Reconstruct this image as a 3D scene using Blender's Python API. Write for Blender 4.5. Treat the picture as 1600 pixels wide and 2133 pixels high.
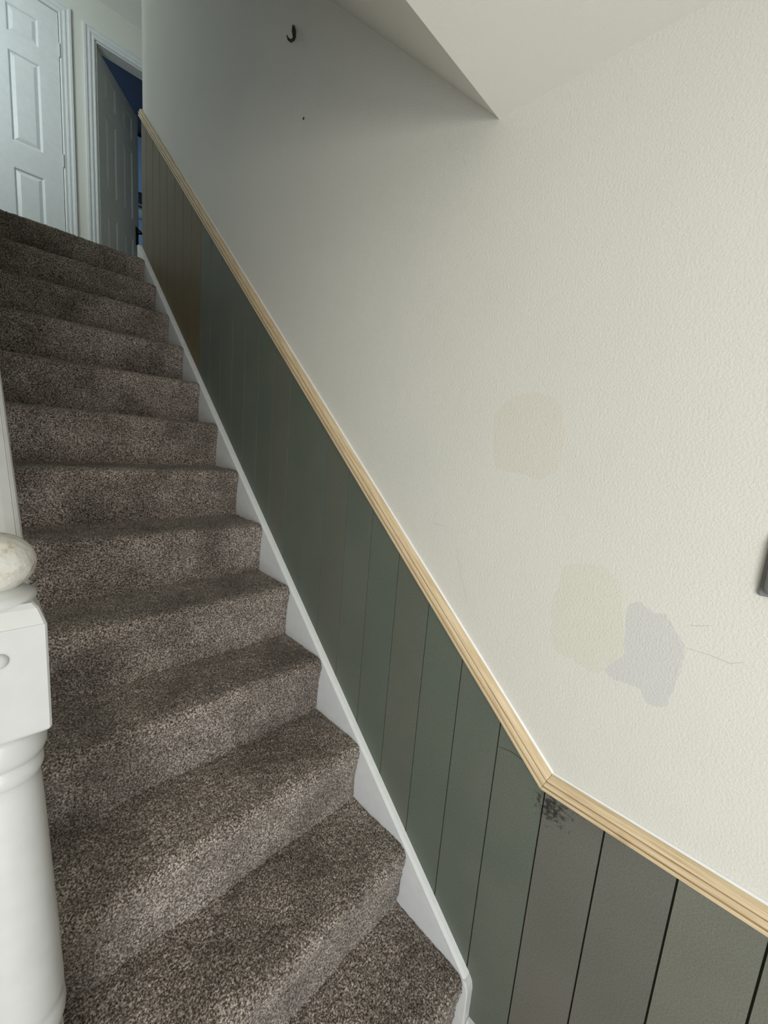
import bpy, bmesh, math, random
import numpy as np
from mathutils import Matrix, Vector

random.seed(7)
rng = np.random.default_rng(7)
for o in list(bpy.data.objects):
    bpy.data.objects.remove(o)
scene = bpy.context.scene
C = scene.collection

# ------------------------------------------------------------------ camera
def rodrigues(w):
    w = np.array(w); th = np.linalg.norm(w); k = w / th
    K = np.array([[0, -k[2], k[1]], [k[2], 0, -k[0]], [-k[1], k[0], 0]])
    return np.eye(3) + math.sin(th) * K + (1 - math.cos(th)) * K @ K
RM = rodrigues([1.6560871980093252, -0.6248672471642763, 0.6492082991178766])
CAM = (-0.87302, -0.61542, 1.5483)
cam_data = bpy.data.cameras.new('camera')
cam = bpy.data.objects.new('camera', cam_data)
C.objects.link(cam)
m = Matrix.Identity(4)
for i in range(3):
    m[i][0] = RM[0][i]; m[i][1] = -RM[1][i]; m[i][2] = -RM[2][i]; m[i][3] = CAM[i]
cam.matrix_world = m
cam_data.sensor_fit = 'HORIZONTAL'
cam_data.sensor_width = 36.0
cam_data.lens = 843.657 * 36.0 / 1600.0
cam_data.clip_start = 0.02
scene.camera = cam

# ------------------------------------------------------------------ light and exposure
scene.view_settings.view_transform = 'Standard'
scene.view_settings.look = 'None'
scene.view_settings.gamma = 1.0
scene.view_settings.use_curve_mapping = False
scene.view_settings.exposure = -0.15
world = bpy.data.worlds.new('sky')
scene.world = world
world.use_nodes = True
world.node_tree.nodes['Background'].inputs[0].default_value = (0.75, 0.86, 1.0, 1)
world.node_tree.nodes['Background'].inputs[1].default_value = 0.6

def area(name, loc, direction, sx, sy, power, col):
    d = bpy.data.lights.new(name, 'AREA')
    d.shape = 'RECTANGLE'; d.size = sx; d.size_y = sy; d.energy = power; d.color = col
    o = bpy.data.objects.new(name, d); C.objects.link(o)
    o.location = loc
    o.rotation_euler = Vector(direction).to_track_quat('-Z', 'Y').to_euler()
    return o
# daylight through the front window behind the camera and the landing window, plus an added bedroom fill
area('hall_daylight', (-1.55, -1.62, 1.62), (0.35, 1, -0.02), 1.2, 0.40, 18, (1.0, 0.965, 0.85))
area('hall_daylight_low', (-1.65, -1.62, 0.78), (0.45, 1, 0.0), 0.9, 1.0, 22, (0.88, 0.945, 1.0))
area('landing_daylight', (-1.45, 2.62, 4.15), (0.25, 1, -0.05), 0.8, 0.9, 20, (0.84, 0.965, 1.0))
area('bedroom_fill', (-0.37, 4.85, 3.9), (1, 0.12, 0), 0.4, 1.2, 14, (0.55, 0.76, 1.0))  # added blue fill at the solid side wall, to brighten the far wall

# ------------------------------------------------------------------ node helpers
def new_mat(name):
    mt = bpy.data.materials.new(name); mt.use_nodes = True
    nt = mt.node_tree
    return mt, nt, nt.nodes['Principled BSDF']
def N(nt, t, **kw):
    n = nt.nodes.new(t)
    for k, v in kw.items():
        if k.startswith('i_'):
            n.inputs[k[2:].replace('_', ' ')].default_value = v
        else:
            setattr(n, k, v)
    return n
def coords(nt, scale=(1, 1, 1)):
    g = N(nt, 'ShaderNodeNewGeometry')
    mp = N(nt, 'ShaderNodeMapping'); mp.inputs['Scale'].default_value = scale
    nt.links.new(g.outputs['Position'], mp.inputs['Vector'])
    return mp.outputs['Vector']
def noise(nt, vec, scale, detail=2, rough=0.5):
    n = N(nt, 'ShaderNodeTexNoise'); n.inputs['Scale'].default_value = scale
    n.inputs['Detail'].default_value = detail; n.inputs['Roughness'].default_value = rough
    nt.links.new(vec, n.inputs['Vector'])
    return n.outputs['Fac']
def ramp(nt, fac, stops):
    r = N(nt, 'ShaderNodeValToRGB'); el = r.color_ramp.elements
    while len(el) < len(stops): el.new(0.5)
    for e, (p, c) in zip(el, stops):
        e.position = p; e.color = (*c, 1)
    nt.links.new(fac, r.inputs['Fac'])
    return r.outputs['Color']
def mix(nt, a, b, fac, mode='MIX'):
    n = N(nt, 'ShaderNodeMix', data_type='RGBA', blend_type=mode)
    for sock, v in ((n.inputs[6], a), (n.inputs[7], b)):
        if isinstance(v, tuple): sock.default_value = (*v, 1)
        else: nt.links.new(v, sock)
    if isinstance(fac, (int, float)): n.inputs[0].default_value = fac
    else: nt.links.new(fac, n.inputs[0])
    return n.outputs[2]
def bump(nt, height, strength, dist, bsdf, prev=None):
    b = N(nt, 'ShaderNodeBump'); b.inputs['Strength'].default_value = strength
    b.inputs['Distance'].default_value = dist
    nt.links.new(height, b.inputs['Height'])
    if prev: nt.links.new(prev, b.inputs['Normal'])
    nt.links.new(b.outputs['Normal'], bsdf.inputs['Normal'])
    return b.outputs['Normal']

def wall_mat(name, a, b, rough=0.55, bs=0.65):
    mt, nt, p = new_mat(name)
    v = coords(nt)
    c = ramp(nt, noise(nt, v, 1.7, 3), [(0.35, a), (0.65, b)])
    nt.links.new(c, p.inputs['Base Color']); p.inputs['Roughness'].default_value = rough
    n1 = bump(nt, noise(nt, v, 230, 3, 0.6), bs, 0.0021, p)
    bump(nt, noise(nt, v, 9, 2), 0.10, 0.01, p, n1)
    return mt
M = {}
M['wall'] = wall_mat('wall_paint', (0.70, 0.70, 0.655), (0.735, 0.725, 0.68))
M['ceiling'] = wall_mat('ceiling_paint', (0.85, 0.845, 0.80), (0.87, 0.865, 0.82), 0.7, 0.12)
M['landing_wall'] = wall_mat('landing_paint', (0.70, 0.70, 0.63), (0.73, 0.73, 0.66), 0.6, 0.2)
M['swatch_peach'] = wall_mat('peach_test_paint', (0.71, 0.675, 0.615), (0.705, 0.69, 0.62))
M['swatch_cream'] = wall_mat('cream_test_paint', (0.69, 0.68, 0.605), (0.70, 0.69, 0.615))
M['swatch_lilac'] = wall_mat('lilac_grey_test_paint', (0.635, 0.63, 0.62), (0.645, 0.64, 0.63))
M['navy'] = wall_mat('navy_paint', (0.020, 0.028, 0.045), (0.024, 0.032, 0.05))
M['blind'] = wall_mat('blue_blind_cloth', (0.28, 0.38, 0.52), (0.30, 0.40, 0.55))

def gloss_mat(name, col, rough=0.3, wear=None, bs=0.05):
    mt, nt, p = new_mat(name)
    v = coords(nt)
    c = ramp(nt, noise(nt, v, 30, 4), [(0.3, tuple(x * 0.94 for x in col)), (0.7, col)])
    if wear:
        w = ramp(nt, noise(nt, v, 75, 4, 0.65), [(0.55, (0, 0, 0)), (0.66, (1, 1, 1))])
        c = mix(nt, c, wear, w)
    nt.links.new(c, p.inputs['Base Color']); p.inputs['Roughness'].default_value = rough
    bump(nt, noise(nt, v, 60, 3), bs, 0.003, p)
    return mt
M['white'] = gloss_mat('white_gloss_paint', (0.55, 0.557, 0.553), 0.32)
M['string_white'] = gloss_mat('white_stringer_paint', (0.76, 0.77, 0.785), 0.4, (0.55, 0.55, 0.54), 0.12)
for n_ in M['string_white'].node_tree.nodes:
    if n_.type == 'VALTORGB' and abs(n_.color_ramp.elements[0].position - 0.55) < 1e-4:
        n_.color_ramp.elements[0].position = 0.70; n_.color_ramp.elements[1].position = 0.76
M['door'] = gloss_mat('white_door_paint', (0.72, 0.74, 0.73), 0.38)
M['door_grey'] = gloss_mat('grey_white_door_paint', (0.74, 0.76, 0.75), 0.45)
M['finial'] = gloss_mat('worn_white_paint', (0.60, 0.585, 0.54), 0.25, (0.46, 0.405, 0.325), 0.9)
M['caulk'] = gloss_mat('white_caulk_lit_capping', (0.92, 0.93, 0.94), 0.5)
M['black'] = gloss_mat('black_metal', (0.012, 0.012, 0.014), 0.3)
M['bronze'] = gloss_mat('dark_iron', (0.018, 0.015, 0.010), 0.45)
M['steel'] = gloss_mat('painted_hinge_steel', (0.55, 0.57, 0.56), 0.35)
M['grey'] = gloss_mat('grey_plastic', (0.21, 0.213, 0.215), 0.65)
M['scuff'] = gloss_mat('grey_scuff', (0.57, 0.57, 0.54), 0.7)
M['scratch'] = gloss_mat('dark_scratch', (0.025, 0.026, 0.022), 0.8)

def mdf_mat(name, a, b, mould=False):
    mt, nt, p = new_mat(name)
    v = coords(nt)
    big = ramp(nt, noise(nt, v, 4.5, 3), [(0.35, tuple(1.25*q for q in a)), (0.65, tuple(1.25*q for q in b))])
    fine = ramp(nt, noise(nt, v, 330, 2, 0.7), [(0.3, (0.78, 0.78, 0.78)), (0.7, (1.22, 1.22, 1.22))])
    c = mix(nt, big, fine, 1.0, 'MULTIPLY')
    if mould:
        g = N(nt, 'ShaderNodeNewGeometry')
        d = N(nt, 'ShaderNodeVectorMath', operation='DISTANCE'); d.inputs[1].default_value = (-0.009, -0.374, 0.792)
        nt.links.new(g.outputs['Position'], d.inputs[0])
        fall = N(nt, 'ShaderNodeMapRange'); fall.inputs[1].default_value = 0.0; fall.inputs[2].default_value = 0.085
        fall.inputs[3].default_value = 0.34; fall.inputs[4].default_value = -0.12
        nt.links.new(d.outputs['Value'], fall.inputs[0])
        ad = N(nt, 'ShaderNodeMath', operation='ADD')
        nt.links.new(noise(nt, v, 95, 4, 0.6), ad.inputs[0]); nt.links.new(fall.outputs[0], ad.inputs[1])
        msk = ramp(nt, ad.outputs[0], [(0.66, (0, 0, 0)), (0.82, (1, 1, 1))])
        c = mix(nt, c, (0.022, 0.022, 0.018), msk)
    nt.links.new(c, p.inputs['Base Color']); p.inputs['Roughness'].default_value = 0.62
    bump(nt, noise(nt, v, 400, 2), 0.08, 0.001, p)
    return mt
M['mdf_green'] = mdf_mat('green_mdf', (0.088, 0.104, 0.085), (0.102, 0.115, 0.094), True)
M['mdf_green2'] = mdf_mat('deep_green_mdf', (0.084, 0.104, 0.083), (0.096, 0.112, 0.089))
M['mdf_olive'] = mdf_mat('olive_mdf', (0.094, 0.103, 0.083), (0.104, 0.111, 0.090))
M['mdf_brown'] = mdf_mat('brown_mdf', (0.102, 0.080, 0.040), (0.118, 0.091, 0.048))
M['mdf_grey'] = mdf_mat('grey_green_mdf', (0.100, 0.102, 0.088), (0.112, 0.112, 0.096), True)
M['mdf_pale'] = mdf_mat('pale_grey_green_mdf', (0.118, 0.124, 0.100), (0.132, 0.138, 0.112))
M['mdf_groove_shade'] = mdf_mat('groove_shade_mdf', (0.014, 0.016, 0.010), (0.017, 0.019, 0.012))  # near black: the shade inside the grooves is put into the colour

def pine_mat(name, along):
    mt, nt, p = new_mat(name)
    g = N(nt, 'ShaderNodeNewGeometry')
    # coordinates turned so that grain runs along the rail
    rot = N(nt, 'ShaderNodeVectorRotate', rotation_type='X_AXIS'); rot.inputs['Angle'].default_value = along
    nt.links.new(g.outputs['Position'], rot.inputs['Vector'])
    mp = N(nt, 'ShaderNodeMapping'); mp.inputs['Scale'].default_value = (1, 0.05, 1)
    nt.links.new(rot.outputs[0], mp.inputs['Vector'])
    gr = noise(nt, mp.outputs[0], 190, 4, 0.6)
    c = ramp(nt, gr, [(0.30, (0.56, 0.41, 0.24)), (0.55, (0.72, 0.57, 0.37)), (0.8, (0.79, 0.66, 0.47))])
    kn = ramp(nt, noise(nt, rot.outputs[0], 13, 2), [(0.66, (0, 0, 0)), (0.75, (0.5, 0.5, 0.5))])
    c = mix(nt, c, (0.45, 0.30, 0.15), kn)
    nt.links.new(c, p.inputs['Base Color']); p.inputs['Roughness'].default_value = 0.5
    bump(nt, gr, 0.06, 0.002, p)
    return mt
SL = 0.8937
M['pine_slope'] = pine_mat('raw_pine_raking', -math.atan(SL))
M['pine_level'] = pine_mat('raw_pine_level', 0.0)

def carpet_mat():
    mt, nt, p = new_mat('brown_twist_carpet')
    v = coords(nt)
    sp = noise(nt, v, 230, 3, 0.75)
    c = ramp(nt, sp, [(0.38, (0.028, 0.020, 0.015)), (0.495, (0.192, 0.160, 0.137)), (0.625, (0.66, 0.595, 0.545))])
    wear = ramp(nt, noise(nt, v, 5.5, 4, 0.6), [(0.34, (0.58, 0.56, 0.54)), (0.60, (1.12, 1.11, 1.10))])
    c = mix(nt, c, wear, 1.0, 'MULTIPLY')
    nt.links.new(c, p.inputs['Base Color']); p.inputs['Roughness'].default_value = 0.95
    p.inputs['Sheen Weight'].default_value = 0.25
    p.inputs['Sheen Roughness'].default_value = 0.6
    p.inputs['Sheen Tint'].default_value = (0.9, 0.86, 0.82, 1)
    p.inputs['Specular IOR Level'].default_value = 0.1
    bump(nt, noise(nt, v, 300, 2, 0.7), 0.6, 0.004, p)
    return mt
M['carpet'] = carpet_mat()
def floor_mat():
    mt, nt, p = new_mat('oak_floor')
    v = coords(nt, (1, 0.08, 1))
    c = ramp(nt, noise(nt, v, 40, 4), [(0.3, (0.46, 0.36, 0.25)), (0.7, (0.62, 0.50, 0.36))])
    nt.links.new(c, p.inputs['Base Color']); p.inputs['Roughness'].default_value = 0.45
    return mt
M['floor'] = floor_mat()
M['lint'] = gloss_mat('pale_lint', (0.75, 0.73, 0.70), 0.9)

# ------------------------------------------------------------------ mesh helpers
def tag(o, label=None, cat=None, group=None, kind=None):
    if label: o['label'] = label
    if cat: o['category'] = cat
    if group: o['group'] = group
    if kind: o['kind'] = kind
    return o
def link(name, me, mat, parent=None, smooth=False):
    o = bpy.data.objects.new(name, me); C.objects.link(o)
    if mat: me.materials.append(M[mat])
    if parent: o.parent = parent
    if smooth:
        for pl in me.polygons: pl.use_smooth = True
    return o
def empty(name, loc=(0, 0, 0)):
    o = bpy.data.objects.new(name, None); C.objects.link(o)
    o.location = loc; o.empty_display_size = 0.05
    return o
def part(name, me, mat, parent, smooth=False):
    """child whose mesh is given in world coordinates"""
    o = link(name, me, mat, None, smooth)
    o.parent = parent
    o.matrix_parent_inverse = Matrix.Translation(parent.location).inverted()
    return o
def bm_to(name, bm):
    bmesh.ops.recalc_face_normals(bm, faces=bm.faces)
    me = bpy.data.meshes.new(name); bm.to_mesh(me); bm.free()
    return me
def add_box(bm, x0, x1, y0, y1, z0, z1, bev=0.0):
    r = bmesh.ops.create_cube(bm, size=1.0)
    vs = r['verts']
    for v in vs:
        v.co = Vector(((x0 + x1) / 2 + v.co.x * (x1 - x0), (y0 + y1) / 2 + v.co.y * (y1 - y0), (z0 + z1) / 2 + v.co.z * (z1 - z0)))
    if bev:
        es = list({e for v in vs for e in v.link_edges})
        bmesh.ops.bevel(bm, geom=es, offset=bev, segments=(4 if bev > 0.01 else 2), affect='EDGES', profile=0.5)
def boxes(name, lst, bev=0.0):
    bm = bmesh.new()
    for b in lst: add_box(bm, *b, bev=bev)
    return bm_to(name, bm)
def prism_yz(name, pts, x0, x1, bev=0.0):
    """polygon in the (y, z) plane given thickness in x"""
    bm = bmesh.new()
    a = [bm.verts.new((x0, y, z)) for y, z in pts]
    b = [bm.verts.new((x1, y, z)) for y, z in pts]
    n = len(pts)
    bm.faces.new(a); bm.faces.new(b[::-1])
    for i in range(n): bm.faces.new((a[i], b[i], b[(i + 1) % n], a[(i + 1) % n]))
    if bev:
        es = [e for e in bm.edges if e.verts[0].co.x == e.verts[1].co.x and abs(e.verts[0].co.x - min(x0, x1)) < 1e-6]
        bmesh.ops.bevel(bm, geom=es, offset=bev, segments=2, affect='EDGES', profile=0.5)
    return bm_to(name, bm)
def lathe(name, prof, cx, cy, seg=48):
    """profile of (radius, z) pairs, spun about a vertical axis"""
    bm = bmesh.new(); rings = []
    for r, z in prof:
        if r < 1e-5: rings.append([bm.verts.new((cx, cy, z))])
        else: rings.append([bm.verts.new((cx + r * math.cos(2 * math.pi * i / seg), cy + r * math.sin(2 * math.pi * i / seg), z)) for i in range(seg)])
    for a, b in zip(rings, rings[1:]):
        for i in range(seg):
            j = (i + 1) % seg
            q = [a[i % len(a)], a[j % len(a)], b[j % len(b)], b[i % len(b)]]
            q = list(dict.fromkeys(q))
            if len(q) > 2: bm.faces.new(q)
    for r in (rings[0], rings[-1]):
        if len(r) > 2: bm.faces.new(r)
    return bm_to(name, bm)
def tube(name, pts, radii, seg=10):
    bm = bmesh.new(); rings = []
    pts = [Vector(p) for p in pts]
    for i, p in enumerate(pts):
        t = (pts[min(i + 1, len(pts) - 1)] - pts[max(i - 1, 0)]).normalized()
        u = t.cross(Vector((1, 0.2, 0.1))).normalized(); w = t.cross(u)
        rings.append([bm.verts.new(p + (u * math.cos(2 * math.pi * k / seg) + w * math.sin(2 * math.pi * k / seg)) * radii[i]) for k in range(seg)])
    for a, b in zip(rings, rings[1:]):
        for k in range(seg): bm.faces.new((a[k], a[(k + 1) % seg], b[(k + 1) % seg], b[k]))
    bm.faces.new(rings[0]); bm.faces.new(rings[-1])
    return bm_to(name, bm)
def sweep(name, prof, path, normals):
    """closed profile of (out, up) swept along points; out is -x, up is the given (y, z) vector"""
    bm = bmesh.new(); rings = []
    for (y, z), (uy, uz) in zip(path, normals):
        rings.append([bm.verts.new((-o, y + u * uy, z + u * uz)) for o, u in prof])
    n = len(prof)
    for a, b in zip(rings, rings[1:]):
        for k in range(n): bm.faces.new((a[k], a[(k + 1) % n], b[(k + 1) % n], b[k]))
    bm.faces.new(rings[0]); bm.faces.new(rings[-1][::-1])
    return bm_to(name, bm)
def struct(name, me, mat):
    return tag(link(name, me, mat), kind='structure')

# ------------------------------------------------------------------ dimensions (metres; hall floor z = 0)
R_, G = 0.2, 0.2238            # rise and going
HALL_C = 2.295                 # hall ceiling
LAND = 2.6                     # landing floor
LAND_C = 4.833                 # landing ceiling
WEND = 2.588                   # where the right wall stops at the landing
DW = 3.82                      # landing wall with the doors
SOF = 0.93                     # slope of the raking soffit
SOF_Y = -0.031
SOF_END = SOF_Y + (LAND_C - HALL_C) / SOF

# ------------------------------------------------------------------ the setting
struct('floor', boxes('floor', [(-2.3, 0, -1.65, 3.0, -0.1, 0)]), 'floor')
wall = struct('wall_right', boxes('wall_right', [(0, 0.10, -1.65, WEND, 0, LAND_C + 0.1)]), 'wall')
struct('ceiling', boxes('ceiling', [(-2.3, 0, -1.65, SOF_Y, HALL_C, HALL_C + 0.09), (-2.3, -0.93, SOF_Y, 3.0, HALL_C, HALL_C + 0.09)]), 'ceiling')
struct('ceiling_stair', prism_yz('ceiling_stair', [(SOF_Y, HALL_C), (SOF_END, LAND_C), (SOF_END, LAND_C + 0.1), (SOF_Y - 0.2, LAND_C + 0.1), (SOF_Y - 0.2, HALL_C + 0.09), (SOF_Y, HALL_C + 0.09)], -0.93, 0), 'ceiling')
struct('ceiling_landing', boxes('ceiling_landing', [(-2.2, 1.4, SOF_END, DW, LAND_C, LAND_C + 0.1), (0.1, 1.4, WEND, SOF_END, LAND_C, LAND_C + 0.1), (-2.2, -0.93, WEND, SOF_END, LAND_C, LAND_C + 0.1)]), 'ceiling')
# hall shell behind and left of the camera, with the daylight window opening
struct('wall_front', boxes('wall_front', [(-2.3, -2.2, -1.75, -1.65, 0, HALL_C), (-0.9, 0, -1.75, -1.65, 0, HALL_C), (-2.2, -0.9, -1.75, -1.65, 0, 0.2), (-2.2, -0.9, -1.75, -1.65, 1.84, HALL_C)]), 'wall')
struct('wall_left', boxes('wall_left', [(-2.4, -2.3, -1.75, 3.0, 0, HALL_C)]), 'wall')
struct('wall_hall_end', boxes('wall_hall_end', [(-2.3, -1.0, 3.0, 3.1, 0, HALL_C)]), 'wall')
struct('wall_stair', boxes('wall_stair', [(-1.0, -0.93, 0.66, WEND, 0, HALL_C + 0.09), (-1.0, -0.93, SOF_Y, WEND, HALL_C + 0.09, LAND_C + 0.1)]), 'wall')  # unseen wall, its lower front end brought forward to shade the upper steps
# landing shell
struct('floor_landing', boxes('floor_landing', [(-2.2, 1.4, 2.66, DW, LAND - 0.24, LAND - 0.004), (0.1, 1.4, WEND, 2.66, LAND - 0.24, LAND - 0.004), (-2.2, -0.93, WEND, 2.66, LAND - 0.24, LAND - 0.004)]), 'carpet')
D1_L, D1_R, D_TOP = -0.949, -0.229, 4.563
D2_L, D2_R = 0.005, 0.745
struct('wall_back', boxes('wall_back', [
    (-2.2, D1_L - 0.005, DW, DW + 0.1, LAND - 0.24, LAND_C + 0.1), (D1_R + 0.004, D2_L - 0.004, DW, DW + 0.1, LAND - 0.24, LAND_C + 0.1),
    (D2_R, 1.4, DW, DW + 0.1, LAND - 0.24, LAND_C + 0.1),
    (D1_L - 0.005, D1_R + 0.004, DW, DW + 0.1, D_TOP + 0.004, LAND_C + 0.1), (D2_L - 0.004, D2_R, DW, DW + 0.1, D_TOP - 0.016, LAND_C + 0.1),
    (D1_L - 0.005, D1_R + 0.004, DW + 0.06, DW + 0.1, LAND - 0.24, D_TOP + 0.01)]), 'landing_wall')
struct('wall_landing', boxes('wall_landing', [(-2.3, -2.2, WEND, DW, LAND - 0.24, LAND_C),
    (1.4, 1.5, WEND, DW, LAND - 0.24, LAND_C), (0.1, 1.4, WEND - 0.1, WEND, LAND - 0.24, LAND_C), (-2.2, -1.9, WEND - 0.1, WEND, LAND - 0.24, LAND_C), (-1.9, -1.0, WEND - 0.1, WEND, LAND - 0.24, 3.65), (-1.9, -1.0, WEND - 0.1, WEND, 4.65, LAND_C)]), 'landing_wall')
# dark blue bedroom beyond the open door
struct('wall_bedroom', boxes('wall_bedroom', [(-0.5, -0.4, DW + 0.1, 5.3, LAND - 0.1, LAND_C), (2.4, 2.5, DW + 0.1, 5.3, LAND - 0.1, LAND_C), (-0.5, 2.5, 5.2, 5.3, LAND - 0.1, LAND_C),
    (-0.5, 2.5, DW + 0.1, 5.3, LAND_C, LAND_C + 0.1), (1.4, 2.5, DW, DW + 0.1, LAND - 0.1, LAND_C)]), 'navy')
struct('floor_bedroom', boxes('floor_bedroom', [(-0.5, 2.5, DW + 0.1, 5.3, LAND - 0.24, LAND - 0.004)]), 'carpet')
w1 = tag(empty('window_1', (0.8, 5.2, 4.2)), kind='structure')
part('blind', boxes('b', [(0.25, 1.35, 5.16, 5.175, 4.245, 4.78)], 0.002), 'blind', w1)
part('blind_bar', boxes('b', [(0.24, 1.36, 5.155, 5.18, 4.222, 4.245)], 0.004), 'blind', w1)
for z in (4.085, 4.045): part('glazing_bar', boxes('b', [(0.25, 1.35, 5.15, 5.19, z - 0.006, z + 0.006)], 0.002), 'blind', w1)
part('sill', boxes('b', [(0.2, 1.4, 5.03, 5.2, 3.945, 3.985)], 0.006), 'white', w1)
part('apron', boxes('b', [(0.2, 1.4, 5.16, 5.2, 3.2, 3.935)], 0.004), 'blind', w1)

# paint test swatches, scuffs on the big wall (parts of the wall)
P1 = [[-0.109, 1.648], [-0.153, 1.687], [-0.198, 1.696], [-0.242, 1.684], [-0.265, 1.656], [-0.278, 1.592], [-0.272, 1.535], [-0.237, 1.51], [-0.191, 1.519], [-0.125, 1.53]]
P2 = [[-0.322, 1.338], [-0.383, 1.352], [-0.416, 1.339], [-0.43, 1.308], [-0.451, 1.195], [-0.431, 1.162], [-0.414, 1.134], [-0.384, 1.133], [-0.359, 1.142], [-0.33, 1.143], [-0.311, 1.18], [-0.303, 1.236], [-0.312, 1.292]]
P3 = [[-0.444, 1.285], [-0.461, 1.302], [-0.485, 1.291], [-0.506, 1.291], [-0.524, 1.268], [-0.539, 1.248], [-0.542, 1.209], [-0.538, 1.18], [-0.532, 1.126], [-0.506, 1.113], [-0.487, 1.135], [-0.466, 1.138], [-0.440, 1.135], [-0.425, 1.145], [-0.431, 1.165], [-0.449, 1.195]]
def smooth_poly(pts, n=5, jit=0.0012):
    pts = np.array(pts); out = []
    L = len(pts)
    for i in range(L):
        p0, p1, p2, p3 = pts[i - 1], pts[i], pts[(i + 1) % L], pts[(i + 2) % L]
        for k in range(n):
            t = k / n
            c = 0.5 * ((2 * p1) + (p2 - p0) * t * 0.7 + (2 * p0 * 0.7 - (5 + 0.0) * p1 * 1 + 4 * p2 - p3) * 0)
            # cardinal spline, softened tangents
            m1 = (p2 - p0) * 0.32; m2 = (p3 - p1) * 0.32
            h = (2*t**3-3*t**2+1)*p1 + (t**3-2*t**2+t)*m1 + (-2*t**3+3*t**2)*p2 + (t**3-t**2)*m2
            out.append(h + rng.normal(0, jit, 2))
    return out
for pts, mt, lb, x in ((P1, 'swatch_peach', 'faint peach paint test patch', 0.00012), (P3, 'swatch_lilac', 'pale lilac grey paint test patch', 0.00010), (P2, 'swatch_cream', 'pale cream paint test patch', 0.00018)):
    o = part('paint_swatch', prism_yz('s', smooth_poly(pts), -x, 0.002), mt, wall)
    o['label'] = lb
def ribbon(name, pts, w, x):
    bm = bmesh.new(); L = []
    pts = [Vector(p) for p in pts]
    for i, p in enumerate(pts):
        t = (pts[min(i + 1, len(pts) - 1)] - pts[max(i - 1, 0)]).normalized(); n = Vector((-t.y, t.x))
        ww = w * (0.35 + 0.65 * math.sin(math.pi * (i + 0.5) / len(pts)))
        L.append([bm.verts.new((xx, (p + n * s * ww).x, (p + n * s * ww).y)) for xx in (x, x + 0.0011) for s in (-1, 1)])
    for a, b in zip(L, L[1:]):
        bm.faces.new((a[0], b[0], b[1], a[1])); bm.faces.new((a[2], b[2], b[3], a[3]))
        bm.faces.new((a[0], b[0], b[2], a[2])); bm.faces.new((a[1], b[1], b[3], a[3]))
    bm.faces.new((L[0][0], L[0][1], L[0][3], L[0][2])); bm.faces.new((L[-1][0], L[-1][1], L[-1][3], L[-1][2]))
    return bm_to(name, bm)
for pts in ([[0.0284, 1.3917], [0.0343, 1.3736], [0.039, 1.3595], [0.0195, 1.3593], [-0.0013, 1.358]],
            [[-0.0454, 1.3121], [-0.0538, 1.2821], [-0.0703, 1.2351], [-0.0873, 1.1952], [-0.095, 1.1693]],
            [[-0.5409, 1.2862], [-0.5495, 1.2877], [-0.5682, 1.2956]],
            [[-0.5429, 1.2436], [-0.5765, 1.2446], [-0.6024, 1.2413], [-0.6192, 1.2506]],
            [[0.052, 2.238], [0.056, 2.246], [0.060, 2.252]]):
    part('scuff_mark', ribbon('r', pts, 0.0007, -0.00015), 'scuff', wall)

# ------------------------------------------------------------------ staircase
stair = tag(empty('staircase', (-0.44, -0.22, 0)), 'carpeted straight staircase with brown pile and white stringer against the wall', 'staircase')
CX0, CX1 = -0.850, -0.036
def step_profile(k):
    y, z0, z1 = -G + k * G, k * R_, (k + 1) * R_
    pts = [(y + 0.001, z0 - 0.012), (y, z0 + 0.01), (y - 0.003, z0 + 0.06), (y - 0.007, z1 - 0.085), (y - 0.0125, z1 - 0.055), (y - 0.0165, z1 - 0.036), (y - 0.0145, z1 - 0.018),
           (y - 0.006, z1 - 0.006), (y + 0.010, z1 - 0.001), (y + 0.035, z1), (y + G * 0.6, z1 - 0.002), (y + G + 0.010, z1)]
    if k == 12: pts[-1] = (y + 0.24, z1)
    return np.array(pts)
def resample(pts, d):
    # Catmull-Rom, then equal spacing
    out = []
    P = np.vstack([2 * pts[0] - pts[1], pts, 2 * pts[-1] - pts[-2]])
    for i in range(1, len(P) - 2):
        for t in np.linspace(0, 1, 24, endpoint=False):
            p0, p1, p2, p3 = P[i - 1], P[i], P[i + 1], P[i + 2]
            d1 = max(np.linalg.norm(p2 - p1), 1e-6)
            m1 = (p2 - p0) / (np.linalg.norm(p2 - p1) + np.linalg.norm(p1 - p0)) * d1
            m2 = (p3 - p1) / (np.linalg.norm(p3 - p2) + np.linalg.norm(p2 - p1)) * d1
            out.append((2*t**3-3*t**2+1)*p1 + (t**3-2*t**2+t)*m1 + (-2*t**3+3*t**2)*p2 + (t**3-t**2)*m2)
    out.append(pts[-1]); out = np.array(out)
    s = np.concatenate([[0], np.cumsum(np.linalg.norm(np.diff(out, axis=0), axis=1))])
    n = int(s[-1] / d); t = np.linspace(0, s[-1], n)
    return np.stack([np.interp(t, s, out[:, 0]), np.interp(t, s, out[:, 1])], 1)
def smooth_noise(nu, nv, cu, cv):
    g = rng.normal(0, 1, (cu + 2, cv + 2))
    u = np.linspace(0, cu, nu); v = np.linspace(0, cv, nv)
    iu = u.astype(int); iv = v.astype(int); fu = (u - iu)[:, None]; fv = (v - iv)[None, :]
    fu = fu * fu * (3 - 2 * fu); fv = fv * fv * (3 - 2 * fv)
    return (g[iu][:, iv] * (1 - fu) * (1 - fv) + g[iu + 1][:, iv] * fu * (1 - fv) + g[iu][:, iv + 1] * (1 - fu) * fv + g[iu + 1][:, iv + 1] * fu * fv)
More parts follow.
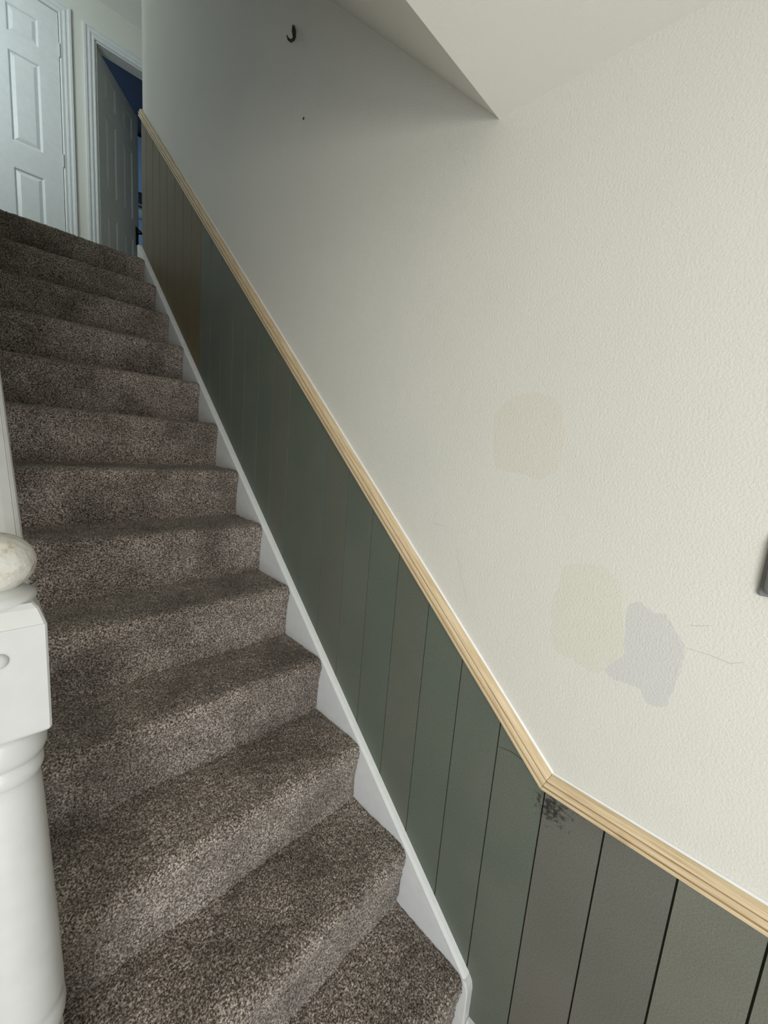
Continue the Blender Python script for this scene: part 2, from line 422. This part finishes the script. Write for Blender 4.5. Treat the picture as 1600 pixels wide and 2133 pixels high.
def carpet_mesh(k):
    d = 0.0027 if k < 5 else (0.0036 if k < 9 else 0.005)
    pr = resample(step_profile(k), d); nv = len(pr)
    nu = int((CX1 - CX0) / d); xs = np.linspace(CX0, CX1, nu)
    t = np.gradient(pr, axis=0); t /= np.linalg.norm(t, axis=1)[:, None]
    nrm = np.stack([-t[:, 1], t[:, 0]], 1)          # outwards: towards -y on the riser, +z on the tread
    h = rng.normal(0, 0.0011, (nu, nv)) + 0.0012 * smooth_noise(nu, nv, int(nu * d / 0.012), int(nv * d / 0.012)) + 0.0013 * smooth_noise(nu, nv, 9, 5)
    edge = np.clip((CX1 - xs) / 0.010, 0, 1); h -= (0.004 * (1 - edge) ** 2)[:, None]
    h = np.clip(h, -0.006, 0.005)
    X = np.repeat(xs[:, None], nv, 1) + rng.normal(0, 0.0005, (nu, nv))
    Y = pr[:, 0][None, :] + nrm[:, 0][None, :] * h
    Z = pr[:, 1][None, :] + nrm[:, 1][None, :] * h
    V = np.stack([X, Y, Z], -1).reshape(-1, 3).astype(np.float32)
    idx = np.arange(nu * nv).reshape(nu, nv)
    F = np.stack([idx[:-1, :-1], idx[:-1, 1:], idx[1:, 1:], idx[1:, :-1]], -1).reshape(-1, 4).astype(np.int32)
    me = bpy.data.meshes.new('carpet_step')
    me.vertices.add(len(V)); me.vertices.foreach_set('co', V.ravel())
    me.loops.add(F.size); me.loops.foreach_set('vertex_index', F.ravel())
    me.polygons.add(len(F)); me.polygons.foreach_set('loop_start', np.arange(0, F.size, 4, dtype=np.int32))
    me.polygons.foreach_set('loop_total', np.full(len(F), 4, dtype=np.int32))
    me.polygons.foreach_set('use_smooth', np.ones(len(F), dtype=bool))
    me.update(); me.validate()
    return me
for k in range(13):
    part('carpeted_step', carpet_mesh(k), 'carpet', stair)
# timber carcass under the carpet
cp = []
for k in range(13):
    y = -G + k * G + 0.012
    cp += [(y, k * R_ - (0.014 if k else 0)), (y, (k + 1) * R_ - 0.014)]
cp += [(-G + 12 * G + 0.22, LAND - 0.014), (-G + 12 * G + 0.22, LAND - 0.25), (0.3, 0.0)]
part('carcass', prism_yz('c', cp, CX0 + 0.002, CX1), 'carpet', stair)
def line_s(y): return 0.395 + SL * y
ST = [(-0.2525, 0.0), (-0.2525, 0.155), (-0.249, 0.172), (-0.242, 0.183), (-0.232, line_s(-0.232)), (2.60, line_s(2.60)), (2.60, line_s(2.60) - 0.36), (0.25, 0.22), (0.02, 0.0)]
st = part('stringer', prism_yz('stringer', ST, -0.036, -0.009, 0.003), 'string_white', stair)
st['label'] = 'white painted wall stringer'
link('stringer_capping', sweep('cap', [(0.009, -0.004), (0.009, 0.0035), (0.022, 0.0028), (0.0335, 0.0006), (0.0345, -0.004)], [(-0.236, line_s(-0.236)), (2.60, line_s(2.60))], [(-0.6664, 0.7456)] * 2), 'caulk', st)  # whiter than the stringer face: light on the upper side put into colour
OS = [(-0.06, 0.30), (2.60, 0.30 + SL * 2.66 + 0.04), (2.60, SL * 2.6), (0.25, 0.18), (-0.06, 0.0)]
part('outer_stringer', prism_yz('os', OS, -0.885, -0.852, 0.003), 'white', stair)
for k, x, dy in ((0, -0.20, 0.10), (0, -0.31, 0.04), (1, -0.22, 0.12), (1, -0.28, 0.03), (1, -0.11, 0.05), (2, -0.40, 0.09), (3, -0.30, 0.06), (4, -0.55, 0.11), (2, -0.12, 0.14)):
    y = -G + k * G + dy; z = (k + 1) * R_ + 0.002; a = random.uniform(0, 3)
    part('lint_speck', tube('l', [(x, y, z), (x + 0.003 * math.cos(a), y + 0.003 * math.sin(a), z + 0.001), (x + 0.006 * math.cos(a + .3), y + 0.006 * math.sin(a + .3), z)], [0.0004, 0.0009, 0.0004], 6), 'lint', stair)

# ------------------------------------------------------------------ panelling
pan = tag(empty('wall_panelling', (0, 0.5, 0.5)), 'unpainted green and brown board panelling with vertical grooves below the pine rail', 'panelling')
RAILY = -0.345
def rail_lo(y): return 1.137 + SL * max(y, RAILY)
SP = 0.1235; Y3 = -0.3523
def board_top(y): return rail_lo(y) + 0.003
def board_bot(y): return max(line_s(y) - 0.03, 0.05) if y > -0.2 else 0.05
MATS = {}
for i in range(-7, 27):
    if i >= 19: MATS[i] = 'mdf_brown'
    elif i >= 3: MATS[i] = 'mdf_green'
    elif i >= 1: MATS[i] = 'mdf_grey'
    else: MATS[i] = 'mdf_pale'
for i in (5, 7, 11, 13): MATS[i] = 'mdf_green2'
for i in (12, 6, 9): MATS[i] = 'mdf_olive'
GAP = 0.0018
for i in range(-7, 27):
    a = Y3 + SP * (i - 3) + GAP; b = Y3 + SP * (i - 2) - GAP
    if i == 26: b = WEND - 0.002
    c, cb = 0.00025, 0.0001
    bm = bmesh.new()
    ys = [(a, 0), (a, 1), (a + c, 2), (b - cb, 2), (b, 1), (b, 0)]     # cross-section, level = depth index
    dep = {0: -0.0015, 1: -0.0088, 2: -0.009}
    cut = [RAILY] if a < RAILY < b else []
    top, bot = [], []
    for y, lv in ys:
        top.append(bm.verts.new((dep[lv], y, board_top(y)))); bot.append(bm.verts.new((dep[lv], y, 0.05 if i == 3 else board_bot(y))))
    n = len(ys)
    for k in range(n): bm.faces.new((top[k], top[(k + 1) % n], bot[(k + 1) % n], bot[k]))
    bm.faces.new(top); bm.faces.new(bot)
    part('panel_board', bm_to('board', bm), MATS[i], pan)
part('backing_sheet', prism_yz('back', [(-1.59, 0.05), (-0.25, 0.05), (2.585, line_s(2.585) - 0.03), (2.585, rail_lo(2.585)), (RAILY, rail_lo(RAILY)), (-1.59, rail_lo(RAILY))], -0.0014, -0.0002), 'mdf_groove_shade', pan)  # dark sheet behind the board gaps, coloured as groove shade
for pts in ([[-0.2338, 0.8593], [-0.2646, 0.8647], [-0.2891, 0.8628], [-0.3189, 0.8577]],):
    part('scratch_mark', ribbon('r', pts, 0.0007, -0.0094), 'scratch', pan)

# skirting in the hall
sk = struct('baseboard_right', prism_yz('sk', [(-1.64, 0), (-0.2535, 0), (-0.2535, 0.060), (-1.64, 0.060)], -0.026, -0.0092, 0.005), 'string_white')

# ------------------------------------------------------------------ pine dado rail, mitred at the foot of the stairs
PROF = [(0.0, 0.001), (0.0005, 0.040), (0.006, 0.0395), (0.012, 0.0372), (0.0165, 0.0325), (0.0188, 0.0278), (0.0188, 0.0266), (0.0100, 0.0256), (0.0100, 0.0232), (0.0172, 0.0224),
        (0.0203, 0.0196), (0.0212, 0.0160), (0.0205, 0.0125), (0.0183, 0.0106), (0.0105, 0.0098), (0.0105, 0.0078), (0.0190, 0.0072), (0.0198, 0.0040), (0.0192, 0.0)]
nrm_s = np.array([-SL, 1.0]) / math.hypot(SL, 1); nrm_l = np.array([0.0, 1.0])
bis = (nrm_s + nrm_l); bis = bis / np.linalg.norm(bis); mit = bis / bis.dot(nrm_l)
z_k = rail_lo(RAILY)
rs = link('dado_rail', sweep('dado_rail', PROF, [(2.612, rail_lo(2.612)), (RAILY + 0.0003, z_k + 0.0003)], [nrm_s, mit]), 'pine_slope')
tag(rs, 'long raw pine dado rail raking up beside the stairs', 'dado rail', 'pine dado rails on the wall')
rl = link('dado_rail', sweep('dado_rail', PROF, [(RAILY - 0.0003, z_k), (-1.64, z_k)], [mit, nrm_l]), 'pine_level')
tag(rl, 'short level raw pine dado rail at lower right', 'dado rail', 'pine dado rails on the wall')
CK = [(0.0002, 0.0385), (0.0002, 0.0432), (0.0012, 0.0432), (0.0042, 0.0402), (0.0042, 0.0385)]
o = link('caulk_line', sweep('ck', CK, [(WEND, rail_lo(WEND)), (RAILY, z_k)], [nrm_s, mit]), 'caulk', rs); o['label'] = 'white caulk bead'
o = link('caulk_line', sweep('ck', CK, [(RAILY, z_k), (-1.64, z_k)], [mit, nrm_l]), 'caulk', rl); o['label'] = 'white caulk bead'

# ------------------------------------------------------------------ newel post and handrail
NX, NY = -0.862, 0.046
nw = tag(empty('newel_post', (NX, NY, 0)), 'white painted newel post with turned shaft and worn ball finial', 'newel post')
H = 0.046
def block(z0, z1, ch):
    bm = bmesh.new()
    rows = [(z0, H - 0.006), (z0 + 0.004, H - 0.001), (z0 + 0.007, H), (z1 - ch, H), (z1 - ch + 0.0005, H - 0.0008), (z1 - 0.006, H - 0.0065), (z1, H - 0.011)]
    rings = []
    for z, h in rows:
        e = 0.0025
        cs = [(h - e, -h), (h, -h + e), (h, h - e), (h - e, h), (-h + e, h), (-h, h - e), (-h, -h + e), (-h + e, -h)]
        rings.append([bm.verts.new((NX + x, NY + y, z)) for x, y in cs])
    for a, b in zip(rings, rings[1:]):
        for k in range(8): bm.faces.new((a[k], a[(k + 1) % 8], b[(k + 1) % 8], b[k]))
    bm.faces.new(rings[0]); bm.faces.new(rings[-1])
    return bm_to('block', bm)
nblock = part('block', block(1.155, 1.328, 0.026), 'white', nw)
part('base_block', block(0.0, 0.636, 0.02), 'white', nw)
shaft = [(0.0, 0.630), (0.040, 0.630), (0.0435, 0.640), (0.0425, 0.652), (0.0465, 0.658), (0.0495, 0.668), (0.0505, 0.682), (0.0495, 0.698), (0.0475, 0.706), (0.0490, 0.711), (0.0492, 0.722),
         (0.0480, 0.76), (0.0462, 0.82), (0.0440, 0.88), (0.0415, 0.95), (0.0390, 1.02), (0.0365, 1.070), (0.0352, 1.084), (0.0375, 1.088), (0.0395, 1.093), (0.0402, 1.099), (0.0393, 1.106), (0.0365, 1.1105),
         (0.0372, 1.113), (0.0415, 1.117), (0.0440, 1.124), (0.0448, 1.134), (0.0435, 1.146), (0.0405, 1.157), (0.0, 1.158)]
part('shaft', lathe('shaft', shaft, NX, NY, 64), 'white', nw, True)
part('collar', lathe('collar', [(0.0, 1.318), (0.036, 1.318), (0.0375, 1.322), (0.0400, 1.3245), (0.0415, 1.3285), (0.0408, 1.333), (0.0370, 1.337), (0.0320, 1.340), (0.0285, 1.344), (0.0, 1.345)], NX, NY, 64), 'white', nw, True)
ball = [(0.0, 1.338), (0.0262, 1.338), (0.0255, 1.342), (0.0270, 1.3455)]
zc, rb, rz = 1.374, 0.0432, 0.0375
for t in np.linspace(-0.72, math.pi / 2, 28): ball.append((max(rb * math.cos(t), 0.0) if t < math.pi / 2 - 1e-3 else 0.0, zc + rz * math.sin(t)))
fin = part('finial', lathe('finial', ball, NX, NY, 64), 'finial', nw, True); fin['label'] = 'flattened ball finial with worn cream paint'
bm = bmesh.new(); bmesh.ops.create_uvsphere(bm, u_segments=20, v_segments=12, radius=0.0095)
for v in bm.verts: v.co = Vector((NX + v.co.x, NY - H + v.co.y * 0.75, 1.266 + v.co.z))
link('dowel_plug', bm_to('plug', bm), 'white', nblock, True)

hr = tag(empty('handrail', (-0.85, 0.1, 1.2)), 'white painted handrail sloping up from behind the newel finial', 'handrail')
def hr_z(y): return 1.176 + 0.907 * y
HP = [(0.820, -0.060), (0.820, -0.034), (0.824, -0.028), (0.820, -0.022), (0.820, -0.008), (0.8225, -0.003), (0.8265, -0.0008), (0.8275, -0.0022), (0.8285, -0.0005), (0.840, 0.0025), (0.852, 0.0032), (0.864, 0.0025),
      (0.8755, -0.0005), (0.8765, -0.0022), (0.8775, -0.0008), (0.8815, -0.003), (0.884, -0.008), (0.884, -0.022), (0.880, -0.028), (0.884, -0.034), (0.884, -0.060)]
nh = np.array([-0.907, 1.0]) / math.hypot(0.907, 1)
part('rail', sweep('hr', HP, [(0.092, hr_z(0.092)), (0.66, hr_z(0.66))], [nh, nh]), 'white', hr)
for i in range(4):
    y = 0.21 + i * 0.115; zb = 0.30 + SL * (y + 0.06); zt = hr_z(y) - 0.075
    part('spindle', lathe('sp', [(0.0, zb), (0.016, zb), (0.016, zb + 0.16), (0.011, zb + 0.17), (0.015, zb + 0.19), (0.010, zb + 0.22), (0.016, zb + 0.38), (0.011, zt - 0.17), (0.015, zt - 0.15), (0.016, zt - 0.13), (0.016, zt), (0.0, zt)], -0.866, y, 16), 'white', hr, True)

# ------------------------------------------------------------------ doors on the landing
def door_meshes(W, zb, zt, T, flip=False):
    """six-panel door, local x across, front face at y = 0 facing -y; returns (slab mesh, panel meshes)"""
    S, CSt = 0.118, 0.130
    pw = (W - 2 * S - CSt) / 2
    cols = [(S, S + pw), (S + pw + CSt, W - S)]
    rows = [(2.815, 3.39), (3.565, 4.15), (4.26, 4.44)]
    bm = bmesh.new()
    D = 0.012
    add_box(bm, 0, W, D, T, zb, zt)
    xs = [0, cols[0][0], cols[0][1], cols[1][0], cols[1][1], W]
    zs = [zb, rows[0][0], rows[0][1], rows[1][0], rows[1][1], rows[2][0], rows[2][1], zt]
    grid = {}
    def gv(i, j):
        if (i, j) not in grid: grid[(i, j)] = bm.verts.new((xs[i], 0, zs[j]))
        return grid[(i, j)]
    for i in range(5):
        for j in range(7):
            if i in (1, 3) and j in (1, 3, 5): continue
            bm.faces.new((gv(i, j), gv(i + 1, j), gv(i + 1, j + 1), gv(i, j + 1)))
    # rim from the front face back to the core
    per = [(0, zb), (W, zb), (W, zt), (0, zt)]
    f = [bm.verts.new((x, 0, z)) for x, z in per]; b = [bm.verts.new((x, D, z)) for x, z in per]
    for k in range(4): bm.faces.new((f[k], f[(k + 1) % 4], b[(k + 1) % 4], b[k]))
    bmesh.ops.remove_doubles(bm, verts=bm.verts, dist=1e-5)
    slab = bm_to('slab', bm)
    panels = []
    for x0, x1 in cols:
        for z0, z1 in rows:
            bm = bmesh.new(); rings = []
            for ins, dep in ((0, 0), (0.004, 0.0015), (0.010, 0.0085), (0.014, 0.0105), (0.034, 0.003), (0.037, 0.0022)):
                rings.append([bm.verts.new((x, dep, z)) for x, z in ((x0 + ins, z0 + ins), (x1 - ins, z0 + ins), (x1 - ins, z1 - ins), (x0 + ins, z1 - ins))])
            for a, b in zip(rings, rings[1:]):
                for k in range(4): bm.faces.new((a[k], a[(k + 1) % 4], b[(k + 1) % 4], b[k]))
            bm.faces.new(rings[-1])
            panels.append(bm_to('panel', bm))
    return slab, panels
ARCH = [(0.0, 0.0), (0.0, 0.008), (0.006, 0.012), (0.013, 0.012), (0.016, 0.009), (0.026, 0.009), (0.030, 0.014), (0.040, 0.015), (0.044, 0.011), (0.054, 0.012), (0.060, 0.018), (0.074, 0.018), (0.076, 0.0)]
def architrave(x0, x1, zt, zb):
    """moulded casing round an opening; profile (outward, proud)"""
    bm = bmesh.new(); rings = []
    for fn in (lambda o: (x0 - o, zb), lambda o: (x0 - o, zt + o), lambda o: (x1 + o, zt + o), lambda o: (x1 + o, zb)):
        rings.append([bm.verts.new((fn(o)[0], DW - h, fn(o)[1])) for o, h in ARCH])
    n = len(ARCH)
    for a, b in zip(rings, rings[1:]):
        for k in range(n): bm.faces.new((a[k], a[(k + 1) % n], b[(k + 1) % n], b[k]))
    bm.faces.new(rings[0]); bm.faces.new(rings[-1])
    return bm_to('architrave', bm)
W = D1_R - D1_L
d1 = tag(empty('door_1', (D1_L, DW - 0.001, 0)), 'closed white six panel door at the left of the landing', kind='structure')
slab, pans = door_meshes(W, LAND + 0.008, D_TOP, 0.04)
link('slab', slab, 'door', d1)
for me in pans: link('panel', me, 'door', d1)
part('architrave', architrave(D1_L - 0.005, D1_R + 0.004, D_TOP + 0.005, LAND), 'door', d1)
for z in (4.325, 3.575, 2.82):
    h = part('hinge', boxes('h', [(D1_R - 0.002, D1_R + 0.010, DW - 0.012, DW - 0.001, z - 0.037, z + 0.037)], 0.002), 'steel', d1)
    part('hinge_pin', lathe('p', [(0, z - 0.052), (0.004, z - 0.052), (0.0055, z - 0.045), (0.0055, z + 0.04), (0, z + 0.04)], D1_R + 0.003, DW - 0.013, 12), 'steel', d1)
d2 = tag(empty('door_2', (D2_L + 0.015, DW + 0.045, 0)), 'grey white six panel door standing ajar into the dark blue room', kind='structure')
slab, pans = door_meshes(0.72, LAND + 0.008, D_TOP - 0.03, 0.035)
leaf = link('slab', slab, 'door_grey', d2)
leaf.rotation_euler.z = math.radians(52.5)
for me in pans:
    o = link('panel', me, 'door_grey', leaf)
bm = bmesh.new(); add_box(bm, 0.645, 0.688, -0.010, -0.0005, 3.36, 3.53, 0.003)
hd = link('handle', bm_to('plate', bm), 'black', leaf)
link('lever', tube('lever', [(0.667, -0.008, 3.475), (0.667, -0.045, 3.475), (0.660, -0.055, 3.475), (0.62, -0.057, 3.474), (0.565, -0.055, 3.470)], [0.009, 0.009, 0.009, 0.008, 0.007], 12), 'black', hd, True)
bm = bmesh.new(); add_box(bm, 0.719, 0.7215, 0.006, 0.028, 3.38, 3.52)
link('latch_plate', bm_to('latch', bm), 'black', leaf)
part('architrave', architrave(D2_L - 0.004, D2_R, D_TOP - 0.016, LAND), 'door', d2)
part('jamb', boxes('j', [(D2_L - 0.0035, D2_L + 0.008, DW + 0.001, DW + 0.1, LAND, D_TOP - 0.017), (D2_R - 0.01, D2_R - 0.0005, DW + 0.001, DW + 0.1, LAND, D_TOP - 0.017), (D2_L + 0.008, D2_R - 0.01, DW + 0.001, DW + 0.1, D_TOP - 0.028, D_TOP - 0.0165)]), 'door', d2)

# ------------------------------------------------------------------ small things on the wall
hk = tube('hook', [(0.0, 0.862, 2.976), (-0.004, 0.852, 2.962), (-0.010, 0.838, 2.952), (-0.012, 0.832, 2.935), (-0.012, 0.828, 2.918), (-0.014, 0.828, 2.908), (-0.020, 0.834, 2.902), (-0.026, 0.842, 2.908), (-0.027, 0.850, 2.922)],
          [0.0014, 0.0018, 0.0055, 0.0075, 0.0060, 0.0042, 0.0042, 0.0036, 0.0022], 12)
tag(link('wall_hook', hk, 'bronze', None, True), 'small dark iron hook high on the stairwell wall', 'hook')
nh_ = lathe('nail', [(0, -0.0012), (0.0035, -0.0012), (0.0045, 0.0), (0.0035, 0.0012), (0, 0.0012)], 0, 0, 12)
for v in nh_.vertices: v.co = Vector((v.co.z - 0.0014, 0.764 + v.co.x, 2.647 + v.co.y))
tag(link('nail_head', nh_, 'bronze', None, True), 'tiny dark nail head below the iron hook', 'nail')
bm = bmesh.new(); add_box(bm, -0.020, -0.0005, -0.735, -0.619, 1.372, 1.462, 0.0125)  # box form is assumed, in place of an unidentified soft grey shape
box = empty('wall_box', (-0.017, -0.67, 1.417)); tag(box, 'grey box standing in for an unidentified grey shape at the right picture edge', 'wall box')
part('cover', bm_to('cover', bm), 'grey', box, True)
part('base_plate', boxes('bp', [(-0.008, -0.0004, -0.74, -0.616, 1.367, 1.467)], 0.003), 'grey', box)
